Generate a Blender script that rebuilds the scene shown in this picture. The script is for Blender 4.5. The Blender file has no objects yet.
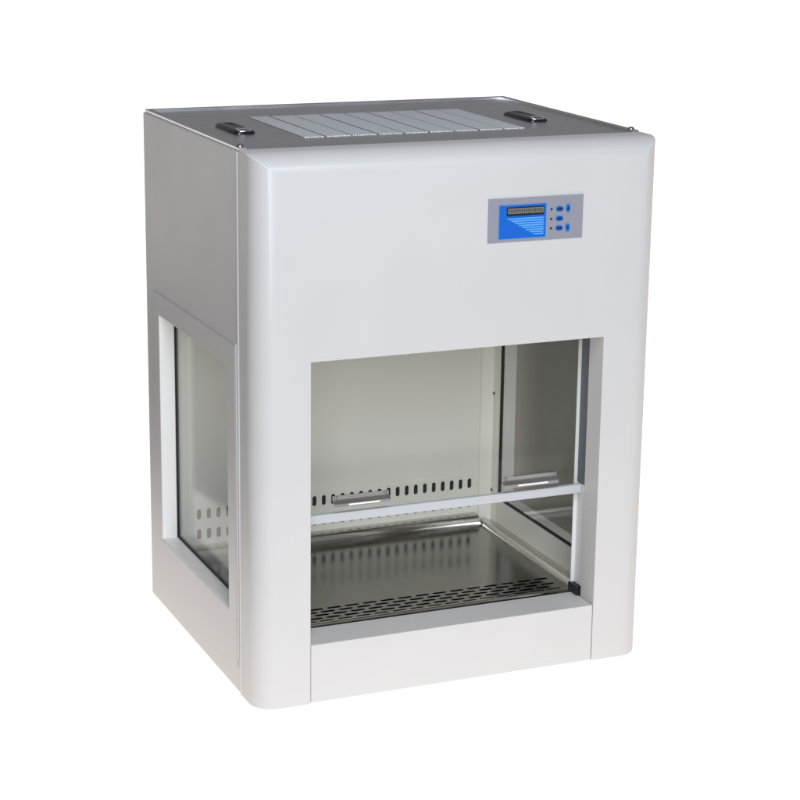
import bpy, bmesh, math, random
from mathutils import Vector, Matrix
random.seed(7)
S = 0.7                      # the cabinet is built one unit wide, then set to its real 0.7 m
sc = bpy.context.scene
col = sc.collection

# ------------------------------------------------------------------ materials
def new_mat(name):
    m = bpy.data.materials.new(name); m.use_nodes = True
    nt = m.node_tree
    return m, nt, nt.nodes['Principled BSDF']

def paint(name, colr, rough=.32, bump=.04, scale=900, var=.03, coat=0.0):
    """powder-coated sheet: a faint orange peel, slight cloudy variation of colour and gloss"""
    m, nt, b = new_mat(name)
    N, L = nt.nodes, nt.links
    tc = N.new('ShaderNodeTexCoord')
    n1 = N.new('ShaderNodeTexNoise'); n1.inputs['Scale'].default_value = 7; n1.inputs['Detail'].default_value = 4
    L.new(tc.outputs['Object'], n1.inputs['Vector'])
    mr = N.new('ShaderNodeMapRange'); mr.inputs['To Min'].default_value = 1 - var; mr.inputs['To Max'].default_value = 1 + var
    L.new(n1.outputs['Fac'], mr.inputs['Value'])
    mul = N.new('ShaderNodeVectorMath'); mul.operation = 'SCALE'; mul.inputs[0].default_value = colr
    L.new(mr.outputs[0], mul.inputs['Scale'])
    L.new(mul.outputs[0], b.inputs['Base Color'])
    r = N.new('ShaderNodeMapRange'); r.inputs['To Min'].default_value = rough - .06; r.inputs['To Max'].default_value = rough + .06
    L.new(n1.outputs['Fac'], r.inputs['Value']); L.new(r.outputs[0], b.inputs['Roughness'])
    n2 = N.new('ShaderNodeTexNoise'); n2.inputs['Scale'].default_value = scale; n2.inputs['Detail'].default_value = 2
    L.new(tc.outputs['Object'], n2.inputs['Vector'])
    bp = N.new('ShaderNodeBump'); bp.inputs['Strength'].default_value = bump; bp.inputs['Distance'].default_value = .0006
    L.new(n2.outputs['Fac'], bp.inputs['Height']); L.new(bp.outputs[0], b.inputs['Normal'])
    if coat: b.inputs['Coat Weight'].default_value = coat; b.inputs['Coat Roughness'].default_value = .15
    return m

def steel(name, colr, rough, stretch=(2, 160, 160), bump=.05, blot=.15):
    """brushed stainless: stretched noise in gloss and a hint of relief"""
    m, nt, b = new_mat(name)
    N, L = nt.nodes, nt.links
    b.inputs['Metallic'].default_value = 1
    tc = N.new('ShaderNodeTexCoord'); mp = N.new('ShaderNodeMapping'); mp.inputs['Scale'].default_value = stretch
    L.new(tc.outputs['Object'], mp.inputs['Vector'])
    n = N.new('ShaderNodeTexNoise'); n.inputs['Scale'].default_value = 6; n.inputs['Detail'].default_value = 5
    L.new(mp.outputs[0], n.inputs['Vector'])
    c = N.new('ShaderNodeTexNoise'); c.inputs['Scale'].default_value = 9; c.inputs['Detail'].default_value = 3
    L.new(tc.outputs['Object'], c.inputs['Vector'])
    add = N.new('ShaderNodeMath'); add.operation = 'ADD'
    L.new(n.outputs['Fac'], add.inputs[0]); L.new(c.outputs['Fac'], add.inputs[1])
    r = N.new('ShaderNodeMapRange'); r.inputs['From Min'].default_value = .5; r.inputs['From Max'].default_value = 1.5
    r.inputs['To Min'].default_value = max(.03, rough * .6); r.inputs['To Max'].default_value = rough * 1.4
    L.new(add.outputs[0], r.inputs['Value']); L.new(r.outputs[0], b.inputs['Roughness'])
    mr = N.new('ShaderNodeMapRange'); mr.inputs['To Min'].default_value = 1 - blot; mr.inputs['To Max'].default_value = 1 + blot
    L.new(c.outputs['Fac'], mr.inputs['Value'])
    mul = N.new('ShaderNodeVectorMath'); mul.operation = 'SCALE'; mul.inputs[0].default_value = colr
    L.new(mr.outputs[0], mul.inputs['Scale']); L.new(mul.outputs[0], b.inputs['Base Color'])
    bp = N.new('ShaderNodeBump'); bp.inputs['Strength'].default_value = bump; bp.inputs['Distance'].default_value = .0004
    L.new(n.outputs['Fac'], bp.inputs['Height']); L.new(bp.outputs[0], b.inputs['Normal'])
    return m

def plain(name, colr, rough=.4, metal=0.0, spec=.5):
    m, nt, b = new_mat(name)
    N, L = nt.nodes, nt.links
    b.inputs['Base Color'].default_value = (*colr, 1); b.inputs['Metallic'].default_value = metal
    b.inputs['Specular IOR Level'].default_value = spec
    tc = N.new('ShaderNodeTexCoord'); n = N.new('ShaderNodeTexNoise'); n.inputs['Scale'].default_value = 60
    L.new(tc.outputs['Object'], n.inputs['Vector'])
    r = N.new('ShaderNodeMapRange'); r.inputs['To Min'].default_value = rough * .8; r.inputs['To Max'].default_value = rough * 1.2
    L.new(n.outputs['Fac'], r.inputs['Value']); L.new(r.outputs[0], b.inputs['Roughness'])
    return m

def glass(name, tint, ior=1.27, rough=.05):
    """clear pane: straight-through transmission with Fresnel reflection on both faces"""
    m = bpy.data.materials.new(name); m.use_nodes = True
    nt = m.node_tree; N, L = nt.nodes, nt.links
    N.clear()
    out = N.new('ShaderNodeOutputMaterial'); mix = N.new('ShaderNodeMixShader')
    tr = N.new('ShaderNodeBsdfTransparent'); tr.inputs[0].default_value = (*tint, 1)
    gl = N.new('ShaderNodeBsdfGlossy'); gl.inputs['Roughness'].default_value = rough
    fr = N.new('ShaderNodeFresnel'); g = N.new('ShaderNodeNewGeometry')
    ma = N.new('ShaderNodeMath'); ma.operation = 'MULTIPLY_ADD'
    ma.inputs[1].default_value = 1 / ior - ior; ma.inputs[2].default_value = ior
    L.new(g.outputs['Backfacing'], ma.inputs[0]); L.new(ma.outputs[0], fr.inputs['IOR'])
    L.new(fr.outputs[0], mix.inputs[0]); L.new(tr.outputs[0], mix.inputs[1]); L.new(gl.outputs[0], mix.inputs[2])
    L.new(mix.outputs[0], out.inputs[0])
    return m

M = {}
M['white'] = paint('white_powder_coat', (.595, .575, .55), .38)
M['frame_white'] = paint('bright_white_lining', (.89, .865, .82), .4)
M['liner'] = paint('cream_liner_paint', (.91, .885, .785), .42, bump=.012)
M['strip'] = paint('pale_edge_paint', (.76, .78, .80), .35)
M['rail'] = paint('sash_rail_enamel', (.50, .51, .515), .3)
M['guide'] = paint('guide_enamel', (.68, .665, .645), .35)
M['seal'] = plain('dark_blue_grey_seal', (.085, .10, .11), .3)
M['tray'] = steel('brushed_tray_steel', (.265, .26, .232), .19, (3, 220, 220), .03)
M['rim'] = steel('polished_rim_steel', (.62, .60, .55), .16, (3, 120, 120), .03)
M['plate'] = steel('brushed_top_steel', (.64, .642, .67), .30, (4, 200, 200), .05, .08)
M['handle'] = steel('satin_handle_steel', (.55, .55, .54), .30)
M['black'] = plain('black_rubber', (.006, .006, .007), .5)
M['gloss'] = plain('black_gloss_plastic', (.006, .007, .010), .12)
M['chrome'] = plain('bright_chrome', (.85, .86, .88), .08, 1)
M['screw'] = plain('zinc_screw', (.30, .29, .27), .35, 1)
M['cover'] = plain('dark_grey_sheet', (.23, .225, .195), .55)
M['void'] = plain('unlit_steel', (.007, .008, .008), .6)  # near-black colour puts the shade into the hollows behind slots and panels
M['pane'] = glass('clear_pane', (.98, .988, .985), 1.19, .075)
M['sash'] = glass('clear_sash', (.992, .992, .982), 1.2, .02)
M['panel'] = paint('grey_keypad_film', (.265, .262, .30), .55, bump=.02, var=.02)
M['blue'] = plain('blue_keypad_print', (.001, .115, .52), .6, spec=.3)
M['light_blue'] = plain('pale_blue_print', (.11, .38, .78), .6, spec=.3)
M['navy'] = plain('deep_blue_key', (.004, .045, .26), .5)
M['key_edge'] = plain('sky_blue_key_edge', (.02, .22, .62), .5)
M['ink'] = plain('black_ink', (.008, .008, .012), .45)
M['lcd'] = plain('grey_display', (.23, .22, .19), .3)
M['lcd_dark'] = plain('display_segment', (.075, .07, .06), .35)

# perforated light-grey intake mesh on the top
def mesh_mat():
    m, nt, b = new_mat('perforated_grey_sheet'); N, L = nt.nodes, nt.links
    tc = N.new('ShaderNodeTexCoord'); v = N.new('ShaderNodeTexVoronoi'); v.inputs['Scale'].default_value = 210
    v.inputs['Randomness'].default_value = .12
    L.new(tc.outputs['Object'], v.inputs['Vector'])
    cr = N.new('ShaderNodeValToRGB'); e = cr.color_ramp.elements
    e[0].position = .26; e[0].color = (.20, .20, .21, 1); e[1].position = .42; e[1].color = (.82, .83, .84, 1)
    L.new(v.outputs['Distance'], cr.inputs[0]); L.new(cr.outputs[0], b.inputs['Base Color'])
    b.inputs['Roughness'].default_value = .55; b.inputs['Metallic'].default_value = .2
    return m
M['mesh'] = mesh_mat()
M['groove'] = plain('dark_grey_groove', (.05, .05, .055), .5)

# ------------------------------------------------------------------ mesh helper
class MB:
    def __init__(self): self.bm = bmesh.new()
    def face(self, pts):
        try: return self.bm.faces.new([self.bm.verts.new(p) for p in pts])
        except ValueError: return None
    def box(self, x0, x1, y0, y1, z0, z1):
        v = [self.bm.verts.new(p) for p in ((x0,y0,z0),(x1,y0,z0),(x1,y1,z0),(x0,y1,z0),(x0,y0,z1),(x1,y0,z1),(x1,y1,z1),(x0,y1,z1))]
        for f in ((0,3,2,1),(4,5,6,7),(0,1,5,4),(1,2,6,5),(2,3,7,6),(3,0,4,7)): self.bm.faces.new([v[i] for i in f])
        return self
    def prism(self, pts, d):
        """closed polygon pts (3-D, planar) pushed along vector d"""
        a = [self.bm.verts.new(p) for p in pts]; b = [self.bm.verts.new(Vector(p) + Vector(d)) for p in pts]
        n = len(pts)
        self.bm.faces.new(a[::-1]); self.bm.faces.new(b)
        for i in range(n): self.bm.faces.new((a[i], a[(i+1) % n], b[(i+1) % n], b[i]))
        return self
    def ring(self, outer, inner, x0, x1):
        """rectangular frame in the y-z plane with a rectangular hole, from x0 to x1; outer/inner = (y0,y1,z0,z1)"""
        def loop(r, x): return [self.bm.verts.new(p) for p in ((x,r[0],r[2]),(x,r[1],r[2]),(x,r[1],r[3]),(x,r[0],r[3]))]
        A, B, Cc, Dd = loop(outer,x0), loop(inner,x0), loop(outer,x1), loop(inner,x1)
        for i in range(4):
            j = (i+1) % 4
            self.bm.faces.new((A[i],A[j],B[j],B[i])); self.bm.faces.new((Cc[i],Dd[i],Dd[j],Cc[j]))
            self.bm.faces.new((A[i],Cc[i],Cc[j],A[j])); self.bm.faces.new((B[i],B[j],Dd[j],Dd[i]))
        return self
    def disc(self, c, axis, r, h, n=20, dome=0.0):
        """short cylinder from c along axis (unit vector), with an optional dome"""
        ax = Vector(axis); t = ax.orthogonal().normalized(); b = ax.cross(t)
        prof = [(r, 0), (r, h)] if not dome else [(r, 0), (r*.97, h*.45), (r*.75, h*.8), (r*.4, h*.97)]
        rows = [[self.bm.verts.new(Vector(c) + ax*q + (t*math.cos(2*math.pi*k/n) + b*math.sin(2*math.pi*k/n))*p) for k in range(n)] for p, q in prof]
        for i in range(len(rows)-1):
            for k in range(n): self.bm.faces.new((rows[i][k], rows[i][(k+1) % n], rows[i+1][(k+1) % n], rows[i+1][k]))
        self.bm.faces.new(rows[0][::-1]); self.bm.faces.new(rows[-1])
        return self
    def slot_cell(self, f, u0, u1, v0, v1, cu, cv, hl, hr, vertical, n=7):
        """flat rectangular cell with a stadium-shaped hole; f maps (u, v) to a point"""
        out = []
        for k in range(n): out.append((u0 + (u1-u0)*k/n, v0))
        for k in range(n): out.append((u1, v0 + (v1-v0)*k/n))
        for k in range(n): out.append((u1 - (u1-u0)*k/n, v1))
        for k in range(n): out.append((u0, v1 - (v1-v0)*k/n))
        def inside(u, v):
            a, b = (abs(v), abs(u)) if vertical else (abs(u), abs(v))
            a = max(0, a - (hl - hr)); return a*a + b*b <= hr*hr
        inn = []
        for (u, v) in out:
            du, dv = u-cu, v-cv; lo, hi = 0, 1
            for _ in range(24):
                m_ = (lo+hi)/2
                if inside(du*m_, dv*m_): lo = m_
                else: hi = m_
            inn.append((cu+du*lo, cv+dv*lo))
        A = [self.bm.verts.new(f(*p)) for p in out]; B = [self.bm.verts.new(f(*p)) for p in inn]
        for i in range(len(A)):
            j = (i+1) % len(A); self.bm.faces.new((A[i], A[j], B[j], B[i]))
        return self
    def build(self, name, m, parent=None, bevel=0.0, seg=2, solid=0.0, smooth=35, weld=True, offset=-1, label=None):
        bm = self.bm
        if weld: bmesh.ops.remove_doubles(bm, verts=bm.verts, dist=1e-5)
        bmesh.ops.recalc_face_normals(bm, faces=bm.faces)
        bmesh.ops.scale(bm, vec=(S,S,S), verts=bm.verts)
        for fc in bm.faces: fc.smooth = True
        for e in bm.edges:
            e.smooth = len(e.link_faces) == 2 and e.calc_face_angle(0) < math.radians(smooth)
        me = bpy.data.meshes.new(name); bm.to_mesh(me); bm.free()
        me.materials.append(M[m])
        o = bpy.data.objects.new(name, me); col.objects.link(o)
        if parent: o.parent = parent
        if solid:
            q = o.modifiers.new('thickness', 'SOLIDIFY'); q.thickness = solid*S; q.offset = offset
        if bevel:
            q = o.modifiers.new('soft_edges', 'BEVEL'); q.width = bevel*S; q.segments = seg
            q.limit_method = 'ANGLE'; q.angle_limit = math.radians(38); q.harden_normals = True
        if label: o['label'] = label
        return o

# ------------------------------------------------------------------ dimensions (cabinet width = 1)
D, H, SEAM = .846, 1.2787, .107
A_, B_ = .1306, .8639               # front opening, left and right
ZT, ZS = .8154, .1463               # its top and the sill
GX = .043                           # wall thickness: outer sheet to glass
WY0, WY1, WZ0, WZ1 = .191, .732, .188, .7815    # side window
YB = .78                            # inner back wall
BOT = .0015

cab = bpy.data.objects.new('laminar_flow_cabinet', None); col.objects.link(cab)
cab.location = (0, 0, 0)
cab['label'] = 'white laminar flow clean bench cabinet with glass sash and blue control panel'
cab['category'] = 'cabinet'

# ---- front cover: two rounded columns and a header bent over at the top
mb = MB(); bm = mb.bm
R1, RT_Y, RT_Z = .056, .066, .042
E_ = .0020                          # the cover stands a little proud of the side sheets
def ztop(y):
    if y >= RT_Y: return H
    t = 1 - y / RT_Y
    return H - RT_Z + RT_Z * math.sqrt(max(0, 1 - t*t))
NA = 14
plan = [(-E_, SEAM)]
arc = []
for k in range(NA+1):
    t = k / NA * math.pi/2
    arc.append((-E_ + R1*(1 - math.cos(t)), R1*(1 - math.sin(t))))
# arc runs from (-E, R1) to (R1-E, 0); rows between SEAM and the arc where the top is still bending
plan += [(-E_, .085), (-E_, RT_Y), (-E_, (RT_Y+R1)/2)] + arc
def side(mirror):
    f = (lambda x: 1 - x) if mirror else (lambda x: x)
    cols = []
    for (x, y) in plan + [((A_ if not mirror else 1 - B_), 0)]:
        cols.append([bm.verts.new((f(x), y, z)) for z in (BOT, ZT, ztop(y))])
    for i in range(len(cols)-1):
        for j in range(2): bm.faces.new((cols[i][j], cols[i+1][j], cols[i+1][j+1], cols[i][j+1]))
    return cols
cl, cr = side(False), side(True)
bm.faces.new((cl[-1][1], cr[-1][1], cr[-1][2], cl[-1][2]))          # header
for i in range(len(plan)-1):                                        # bent-over top, row by row
    bm.faces.new((cl[i][2], cl[i+1][2], cr[i+1][2], cr[i][2]))
bm.faces.new((cl[-2][2], cl[-1][2], cr[-1][2], cr[-2][2])) if False else None
YR = .070                                                           # depth of the returns round the opening
def ret(p, q): bm.faces.new((p, q, bm.verts.new((q.co.x, YR, q.co.z)), bm.verts.new((p.co.x, YR, p.co.z))))
ret(cl[-1][0], cl[-1][1]); ret(cl[-1][1], cr[-1][1]); ret(cr[-1][1], cr[-1][0])
# folded backs of the columns and header, and the closed feet
mb.face([(A_,YR,BOT),(A_,YR,ZT),(.004,YR,ZT),(.004,YR,BOT)])
mb.face([(B_,YR,BOT),(B_,YR,ZT),(.996,YR,ZT),(.996,YR,BOT)])
mb.face([(A_,YR,ZT),(B_,YR,ZT),(B_,YR,H-.05),(A_,YR,H-.05)])
mb.face([(x,y,BOT) for x, y in plan] + [(A_,0,BOT),(A_,YR,BOT),(.004,YR,BOT),(.004,SEAM,BOT)])
mb.face([(1-x,y,BOT) for x, y in plan] + [(B_,0,BOT),(B_,YR,BOT),(.996,YR,BOT),(.996,SEAM,BOT)])
mb.face([(-E_,SEAM,BOT),(-E_,SEAM,H),(.004,SEAM,H),(.004,SEAM,BOT)])
mb.face([(1+E_,SEAM,BOT),(1+E_,SEAM,H),(.996,SEAM,H),(.996,SEAM,BOT)])
mb.build('front_cover', 'white', cab, bevel=.0022, seg=3)

# ---- lower front panel with its flat sill
mb = MB().box(A_+.0012, B_-.0012, .0018, .105, .0035, ZS)
mb.build('sill_panel', 'white', cab, bevel=.002, seg=3)

# ---- side panels with a framed window each
def side_panel(mirror):
    f = (lambda x: 1 - x) if mirror else (lambda x: x)
    hole = (WY0, WY1, WZ0, WZ1)
    p = MB().ring((SEAM-.002, D, .002, H-.004), hole, f(0), f(GX)).build('side_panel', 'white', cab, bevel=.0022, seg=2)
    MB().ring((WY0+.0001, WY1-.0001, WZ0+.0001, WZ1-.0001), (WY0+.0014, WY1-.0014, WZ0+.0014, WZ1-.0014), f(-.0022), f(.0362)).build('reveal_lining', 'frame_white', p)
    MB().prism([(f(-.0005-.0042*math.sin(math.pi*k/8)), SEAM+.0005+.0026*math.cos(math.pi*k/8), .004) for k in range(9)], (0,0,H-.008)).build('seam_bead', 'white', p, smooth=60)
    MB().ring((.109, YB-.0125, .085, .874), (WY0-.0002, WY1+.0002, WZ0-.0002, WZ1+.0002), f(GX-.0005), f(GX+.0014)).build('liner_sheet', 'liner', p)
    # removable window frame, a hair proud of the sheet, and the hinge bead in front of it
    MB().ring((.136, .778, .06, .833), (WY0-.0003, WY1+.0003, WZ0-.0003, WZ1+.0003), f(.0002), f(-.0030)).build('window_frame', 'white', p, bevel=.0022, seg=3)
    MB().prism([(f(-.0002-.0046*math.sin(math.pi*k/8)), .1245+.0028*math.cos(math.pi*k/8), .085) for k in range(9)], (0,0,.757)).build('hinge_strip', 'white', p, smooth=60)
    MB().ring((WY0+.0002, WY1-.0002, WZ0+.0002, WZ1-.0002), (WY0+.0052, WY1-.0052, WZ0+.0052, WZ1-.0052), f(.036), f(.0445)).build('gasket', 'black', p, bevel=.001)
    MB().box(min(f(.0385), f(.0425)), max(f(.0385), f(.0425)), WY0+.0045, WY1-.0045, WZ0+.0045, WZ1-.0045).build('glass_pane', 'pane', p)
    return p, f
lp, _ = side_panel(False)
rp, fR = side_panel(True)
rp['label'] = 'side panel with added dark sheet outside its window, standing in for a dark room'
cp = MB().box(1.072, 1.076, .36, .93, .06, .86).build('dark_room_standin', 'cover', rp, bevel=.001)  # sheet added with its standoffs, stands in for the dark room outside
for y in (.80, .83):
    for z in (.12, .80): MB().disc((1.002, y, z), (1,0,0), .006, .0705, 12).build('standoff', 'screw', cp)
MB().box(.002, .998, D-.004, D+.001, .002, H-.0045).build('rear_panel', 'white', cab, bevel=.001)
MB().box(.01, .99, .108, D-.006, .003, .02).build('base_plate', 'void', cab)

# ---- inner back wall with two rows of air slots
mb = MB()
x0s, n_s, pit = .1105, 30, .0269
rows = ((.1725, .1525, .1995), (.2272, .1995, .250))
fm = lambda u, v: (u, YB, v)
for i in range(n_s):
    c = x0s + i*pit
    for zc, za, zb in rows: mb.slot_cell(fm, c-pit/2, c+pit/2, za, zb, c, zc, .0142, .0060, True)
xa, xb = x0s - pit/2, x0s + (n_s-.5)*pit
mb.face([fm(GX,.10), fm(1-GX,.10), fm(1-GX,.1525), fm(GX,.1525)])
mb.face([fm(GX,.250), fm(1-GX,.250), fm(1-GX,.90), fm(GX,.90)])
mb.face([fm(GX,.1525), fm(xa,.1525), fm(xa,.250), fm(GX,.250)])
mb.face([fm(xb,.1525), fm(1-GX,.1525), fm(1-GX,.250), fm(xb,.250)])
back = mb.build('back_wall', 'liner', cab, smooth=60, weld=True)
q = back.modifiers.new('thickness', 'SOLIDIFY'); q.thickness = .004*S; q.offset = 0
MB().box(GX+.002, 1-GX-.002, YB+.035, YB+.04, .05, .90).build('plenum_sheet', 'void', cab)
# corner trims that close the wall joints, with their screws
for mir in (False, True):
    f = (lambda x: 1 - x) if mir else (lambda x: x)
    t = MB().prism([(f(GX+.0018), YB-.0025, .11), (f(.0815), YB-.0025, .11), (f(.0800), YB-.004, .11), (f(GX+.010), YB-.0085, .11), (f(GX+.0032), YB-.011, .11), (f(GX+.0032), WY1+.012, .11), (f(GX+.0018), WY1+.010, .11)], (0, 0, .78)).build('corner_trim', 'liner', cab, bevel=.0006)
    for z in (.2056, .4816, .74):
        MB().disc((f(GX+.0034), .7655, z), (1 if not mir else -1, 0, 0), .0050, .0035, 18, dome=1).build('screw', 'screw', t)

# ---- chamber ceiling: perforated air diffuser
mb = MB()
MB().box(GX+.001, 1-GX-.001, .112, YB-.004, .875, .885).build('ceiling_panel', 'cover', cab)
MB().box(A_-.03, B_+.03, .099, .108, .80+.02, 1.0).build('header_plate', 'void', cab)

# ---- steel worktop: floor, raised rim and slotted front grille
TZ = .115
GY0, GY1 = .2035, .3005
XL, XR, YRM = .088, .912, .748
tray = MB()
tray.face([(XL,GY1,TZ),(XR,GY1,TZ),(XR,YRM,TZ),(XL,YRM,TZ)])
worktop = tray.build('worktop', 'tray', cab)
# rim swept round left, rear and right with mitred corners
prof = [(0,0),(.002,.006),(.005,.0105),(.010,.0135),(.016,.0145),(.021,.0125),(.025,.008),(.0275,.0045),(.034,.0045),(.052,.0060)]
mb = MB(); ring = []
for d, h in prof:
    ring.append([mb.bm.verts.new(p) for p in ((XL-d, .185, TZ+h), (XL-d, YRM+d*.6, TZ+h), (XR+d, YRM+d*.6, TZ+h), (XR+d, .185, TZ+h))])
for i in range(len(ring)-1):
    for j in range(3): mb.bm.faces.new((ring[i][j], ring[i][j+1], ring[i+1][j+1], ring[i+1][j]))
mb.build('rim', 'rim', worktop, smooth=50)
MB().prism([(XL+.004,y,z) for y, z in ((.7440,.117),(.7455,.128),(.7490,.1365),(.7540,.1410),(.7600,.1425),(.7785,.1425),(.7785,.110),(.7440,.110))], (XR-XL-.008,0,0)).build('rear_ledge', 'rim', worktop, smooth=50)
mb = MB(); fg = lambda u, v: (u, v, TZ)
ph, nr = .0473, 5
rh = (GY1-GY0)/nr
for r in range(nr):
    off = (.5 if r % 2 else 0)*ph
    va, vb = GY0 + r*rh, GY0 + (r+1)*rh
    u = XL + off; 
    if off: mb.face([fg(XL,va), fg(u,va), fg(u,vb), fg(XL,vb)])
    while u + ph <= XR + 1e-6:
        mb.slot_cell(fg, u, u+ph, va, vb, u+ph/2, (va+vb)/2, .0187, .0051, False, n=6); u += ph
    if u < XR - 1e-5: mb.face([fg(u,va), fg(XR,va), fg(XR,vb), fg(u,vb)])
g = mb.build('grille', 'tray', worktop, smooth=60)
MB().prism([(XL-.03,.185,TZ-.02),(XL-.03,.184,TZ+.002),(XL-.03,.187,TZ+.0055),(XL-.03,.193,TZ+.0065),(XL-.03,.199,TZ+.005),(XL-.03,GY0,TZ)], (XR-XL+.06,0,0)).build('front_lip', 'rim', worktop, smooth=50)
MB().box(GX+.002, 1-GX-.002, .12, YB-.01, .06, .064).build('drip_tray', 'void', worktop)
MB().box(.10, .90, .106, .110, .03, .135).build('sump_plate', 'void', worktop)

# ---- sash guides at both sides of the opening
for mir in (False, True):
    f = (lambda x: 1 - x) if mir else (lambda x: x)
    c0 = 1 - B_ if mir else A_
    g = MB().prism([(f(c0-.006),.0725,.170),(f(c0-.006),.1125,.170),(f(c0+.0065),.1125,.170),(f(c0+.0065),.1095,.170),(f(c0-.003),.1095,.170),(f(c0-.003),.0725,.170)], (0,0,.72)).build('guide_rail', 'guide', cab, bevel=.0006)
    MB().box(min(f(c0-.0028), f(c0-.0018)), max(f(c0-.0028), f(c0-.0018)), .0730, .1090, .4300, .885).build('channel_seal', 'seal', g)
    MB().box(min(f(c0-.010), f(c0+.009)), max(f(c0-.010), f(c0+.009)), .074, .118, ZS-.012, .1695).build('rubber_stop', 'black', g, bevel=.001)

# ---- sliding glass sash with its bottom rail and two pull handles
sash = MB().box(A_+.0005, B_-.0005, .0905, .0945, .426, .96).build('sash', 'sash', cab)
MB().prism([(A_-.0015,.0862,.4285),(A_-.0015,.0855,.4120),(A_-.0015,.0865,.4070),(A_-.0015,.0985,.4070),(A_-.0015,.0985,.4285)], (B_-A_+.003,0,0)).build('rail', 'rail', sash, bevel=.0012)
for hx0, hx1, z0 in ((.2165, .3575, .4475), (.6505, .7965, .4455)):
    # bent steel pull: flat back on the glass, folded forward and down into a gripping lip
    p = [(.0900,.0225),(.0880,.0225),(.0875,.0130),(.0800,.0095),(.0745,.0060),(.0740,-.0015),(.0760,-.0020),(.0768,.0035),(.0815,.0068),(.0900,.0098)]
    h = MB().prism([(hx0, y, z0+z) for y, z in p], (hx1-hx0, 0, 0)).build('handle', 'handle', sash, bevel=.0006)
    w = hx1 - hx0
    MB().box(hx0+w*.25, hx0+w*.80, .0734, .0741, z0+.0012, z0+.0054).build('highlight_strip', 'chrome', h, bevel=.0003)  # chrome strip added as the bright highlight along the pull
    for q_ in (.06, .94):
        MB().disc((hx0+w*q_, .0880, z0+.0180), (0,-1,0), .0042, .0035, 16, dome=1).build('screw', 'screw', h)

# ---- top: steel plate inside a narrow raised edge, intake mesh, two grab handles
PZ = H - .0018
top = MB().box(.018, .982, RT_Y+.004, D-.018, PZ-.0014, PZ).build('top_plate', 'plate', cab)
mb = MB()
ZE = H + .0036
mb.box(.0035, .0205, SEAM+.001, D-.0215, PZ-.0014, ZE); mb.box(.9795, .9965, SEAM+.001, D-.0215, PZ-.0014, ZE)
mb.box(.0035, .9965, D-.0210, D-.0030, PZ-.0014, ZE)
mb.build('edge_trim', 'plate', top, bevel=.0012, weld=False)
for x in (.0125, .9875):
    MB().disc((x, .132, ZE-.0005), (0,0,1), .0080, .0062, 20, dome=1).build('screw', 'screw', top)
MB().box(.2085, .7715, .2610, .6455, PZ-.001, PZ+.0006).build('filter_frame', 'groove', top, bevel=.0005)
xs = [.207, .2620, .3275, .3930, .4580, .5220, .5865, .6510, .7150, .773]
for i in range(9):
    MB().box(xs[i]+.0026, xs[i+1]-.0026, .2600, .6465, PZ, PZ+.0016).build('intake_grille', 'mesh', top, bevel=.0005)
def pill(cx, y0, y1, hw, inset, rc=.014):
    x0, x1 = cx-hw+inset, cx+hw-inset; y0 += inset; y1 -= inset; pts = []
    for (px, py, a0) in ((x1-rc, y1-rc, 0), (x0+rc, y1-rc, 90), (x0+rc, y0+rc, 180), (x1-rc, y0+rc, 270)):
        for k in range(6):
            a = math.radians(a0 + k*18); pts.append((px+rc*math.cos(a), py+rc*math.sin(a)))
    return pts
for cx in (.103, .859):
    y0, y1, hw = .357, .515, .0265
    mb = MB(); lv = []
    for z, ins in ((0,0),(.0025,0),(.0070,.003),(.0094,.0075),(.0100,.0115)):
        lv.append([mb.bm.verts.new((x,y,PZ+z)) for x, y in pill(cx, y0, y1, hw, ins)])
    n = len(lv[0])
    for a, b in zip(lv, lv[1:]):
        for k in range(n): mb.bm.faces.new((a[k], a[(k+1) % n], b[(k+1) % n], b[k]))
    # sunken grip on top
    gi = [mb.bm.verts.new((x,y,PZ+.0101)) for x, y in pill(cx, y0+.030, y1-.006, hw, .0145, .008)]
    gd = [mb.bm.verts.new((x,y,PZ+.0080)) for x, y in pill(cx, y0+.032, y1-.008, hw, .0165, .007)]
    for k in range(n):
        mb.bm.faces.new((lv[-1][k], lv[-1][(k+1) % n], gi[(k+1) % n], gi[k])); mb.bm.faces.new((gi[k], gi[(k+1) % n], gd[(k+1) % n], gd[k]))
    mb.bm.faces.new(gd); mb.bm.faces.new(lv[0][::-1])
    h = mb.build('grab_handle', 'gloss', top, smooth=50)
    MB().prism([(cx-.020,y0+.0070,PZ+.0077),(cx-.012,y0+.0005,PZ+.0060),(cx+.012,y0+.0005,PZ+.0060),(cx+.020,y0+.0070,PZ+.0077),(cx+.017,y0+.022,PZ+.0104),(cx-.017,y0+.022,PZ+.0104)], (0,.0004,.0014)).build('chrome_lip', 'chrome', h, bevel=.001)

# ---- control panel on the header
PX0, PX1, PZ0, PZ1 = .5545, .7950, 1.0575, 1.1578
panel = MB().box(PX0, PX1, -.0022, .001, PZ0, PZ1).build('control_panel', 'panel', cab, bevel=.0006)
Y1 = -.0026
disp = MB().box(.5822, .6988, Y1-.0004, -.001, 1.0655, 1.1412).build('display_film', 'blue', panel)
mb = MB()
for b in ((.5806,.7004,1.1412,1.1424),(.5806,.7004,1.0643,1.0655),(.5806,.5822,1.0655,1.1412),(.6988,.7004,1.0655,1.1412)):
    mb.box(b[0], b[1], Y1-.0003, -.001, b[2], b[3])
mb.build('display_border', 'key_edge', panel, weld=False)
MB().box(.5995, .6945, Y1-.0008, Y1, 1.1165, 1.1372).build('display_bezel', 'ink', panel, bevel=.0003)
MB().box(.6025, .6925, Y1-.0012, Y1-.0006, 1.1220, 1.1340).build('display_window', 'lcd', panel)
mb = MB()
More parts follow.
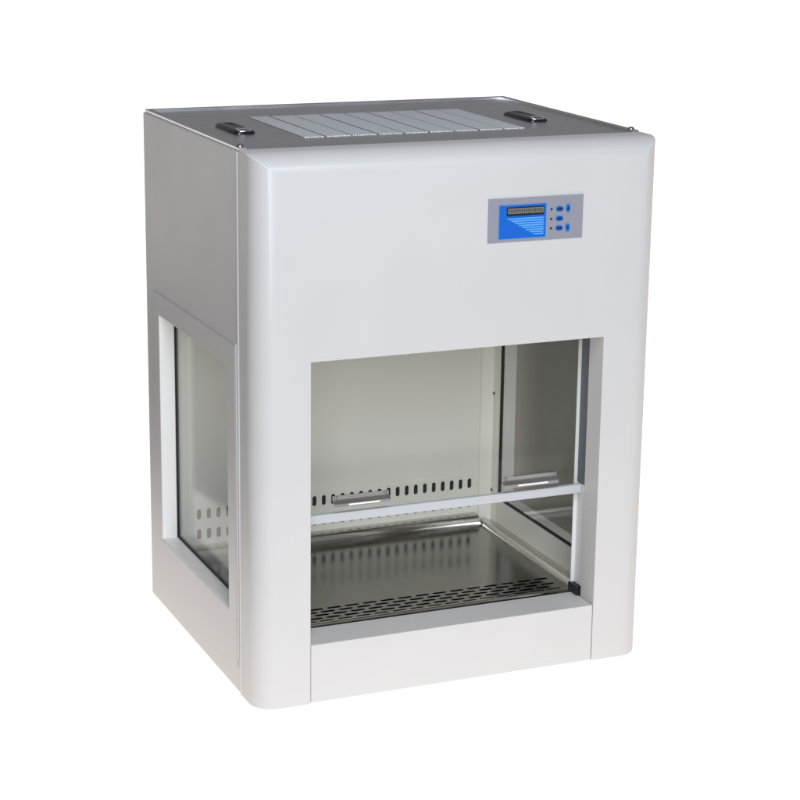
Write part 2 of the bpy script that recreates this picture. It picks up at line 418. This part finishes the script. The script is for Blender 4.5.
for k in range(16):
    x = .6040 + k*.0055
    mb.box(x, x+.0038, Y1-.0015, Y1-.0011, 1.1235 + .0004*(k % 3), 1.1325)
    mb.box(x+.0012, x+.0026, Y1-.0016, Y1-.0010, 1.1268, 1.1282)
mb.build('display_characters', 'lcd_dark', panel, weld=False)
mb = MB()
for k in range(8):
    z = 1.1098 - k*.00525; x = .6005 + k*.00945
    mb.prism([(x, Y1-.0004, z+.0016), (x+.004, Y1-.0004, z-.0014), (.6940, Y1-.0004, z-.0014), (.6940, Y1-.0004, z+.0016)], (0,-.0004,0))
mb.build('display_stripes', 'light_blue', panel, weld=False)
def stadium(cx, cz, hx, hz, y):
    r = min(hx, hz); pts = []
    for k in range(24):
        a = 2*math.pi*(k+.5)/24
        pts.append((cx + math.copysign(max(0,hx-r), math.cos(a)) + r*math.cos(a), y, cz + math.copysign(max(0,hz-r), math.sin(a)) + r*math.sin(a)))
    return pts
ZB = (1.1272, 1.1048, 1.0830)
for z in ZB:
    MB().disc((.7135, -.002, z), (0,-1,0), .0026, .0012, 16).build('indicator', 'ink', panel)
def key(cx, cz, hx, hz):
    k = MB().prism(stadium(cx, cz, hx, hz, -.002), (0,-.0018,0)).build('button', 'key_edge', panel, bevel=.0004)
    MB().prism(stadium(cx, cz, hx-.0016, hz-.0016, -.0036), (0,-.0006,0)).build('button_face', 'navy' if hx > hz else 'blue', panel)
    return k
for i, z in enumerate(ZB):
    key(.7342, z, .0098, .0062)
    mb = MB()
    w = (.0060, .0022, .0060)[i]
    n = (4, 1, 4)[i]
    for j in range(n):
        x = .7342 - w + 2*w*j/n
        mb.box(x+.0003, x+2*w/n-.0006, -.0046, -.0041, z-.0017, z+.0017)
    mb.build('button_lettering', 'ink', panel, weld=False)
for z, s_ in ((ZB[0]+.0008, 1), (ZB[2]-.0002, -1)):
    key(.7556, z, .0058, .0096)
    MB().prism([(.7556-.0036,-.0041,z-.003*s_),(.7556+.0036,-.0041,z-.003*s_),(.7556,-.0041,z+.0036*s_)], (0,-.0006,0)).build('arrow', 'ink', panel)

# ------------------------------------------------------------------ added glowing ground: blank white backdrop that also fills in light
m = bpy.data.materials.new('glowing_white_ground'); m.use_nodes = True
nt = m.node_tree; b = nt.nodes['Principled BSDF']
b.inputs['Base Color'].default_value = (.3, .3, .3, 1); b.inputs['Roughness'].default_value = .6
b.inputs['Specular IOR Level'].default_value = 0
b.inputs['Emission Color'].default_value = (1.0, .935, .885, 1); b.inputs['Emission Strength'].default_value = 1.14  # added warm glow, no real lamp: blanks shadows and lights the cabinet
M['glow_sheet'] = m
mb = MB(); mb.face([(-.8,-1.45,0),(9,-1.45,0),(70,75,0),(-14,75,0),(-8,8,0),(0.05,4.4,0),(-.08,3.0,0),(-.26,2.0,0),(-.36,1.2,0),(-.43,.9,0),(-.8,.2,0)])  # left edge cut close to the view to keep glow out of pane reflections
gr = mb.build('ground', 'glow_sheet'); gr['kind'] = 'structure'; gr['label'] = 'plain white glowing surface, added as backdrop and fill light'

# ------------------------------------------------------------------ light
w = bpy.data.worlds.new('World'); sc.world = w; w.use_nodes = True
bg = w.node_tree.nodes['Background']; bg.inputs[0].default_value = (.98, .97, 1.0, 1); bg.inputs[1].default_value = .225
def softbox(name, loc, target, size, watts, colr):
    l = bpy.data.lights.new(name, 'AREA'); l.shape = 'RECTANGLE'; l.size, l.size_y = size; l.energy = watts; l.color = colr
    o = bpy.data.objects.new(name, l); col.objects.link(o)
    o.location = loc; o.rotation_euler = (Vector(target) - Vector(loc)).to_track_quat('-Z', 'Y').to_euler()
    return o
softbox('front_softbox', (-1.05, -4.3, 1.9), (.35, .2, .35), (2.0, 2.1), 130, (.825, .89, 1.0))
softbox('overhead_softbox', (-.05, -1.55, 2.3), (.35, .1, .75), (1.2, .9), 32, (.78, .88, 1.0))

# ------------------------------------------------------------------ camera (solved from the photograph's edges)
cx, cy, cz, yaw, pit, rol, fpx = -1.42090, -4.12040, 1.90500, .40490, -.26040, .01320, 2049.2451
f = Vector((math.sin(yaw)*math.cos(pit), math.cos(yaw)*math.cos(pit), math.sin(pit)))
r = f.cross(Vector((0,0,1))).normalized(); u = r.cross(f)
r2 = r*math.cos(rol) + u*math.sin(rol); u2 = -r*math.sin(rol) + u*math.cos(rol)
cam = bpy.data.cameras.new('camera'); cam.sensor_width = 36; cam.lens = fpx/800*36; cam.clip_start = .05; cam.clip_end = 500
co = bpy.data.objects.new('camera', cam); col.objects.link(co)
mt = Matrix((r2, u2, -f)).transposed().to_4x4(); mt.translation = Vector((cx,cy,cz))*S
co.matrix_world = mt
sc.camera = co
sc.view_settings.view_transform = 'Standard'; sc.view_settings.look = 'None'; sc.view_settings.exposure = 0; sc.view_settings.gamma = 1
sc.render.engine = 'CYCLES'
sc.cycles.max_bounces = 14; sc.cycles.transparent_max_bounces = 24; sc.cycles.diffuse_bounces = 6; sc.cycles.glossy_bounces = 6
sc.cycles.use_denoising = True
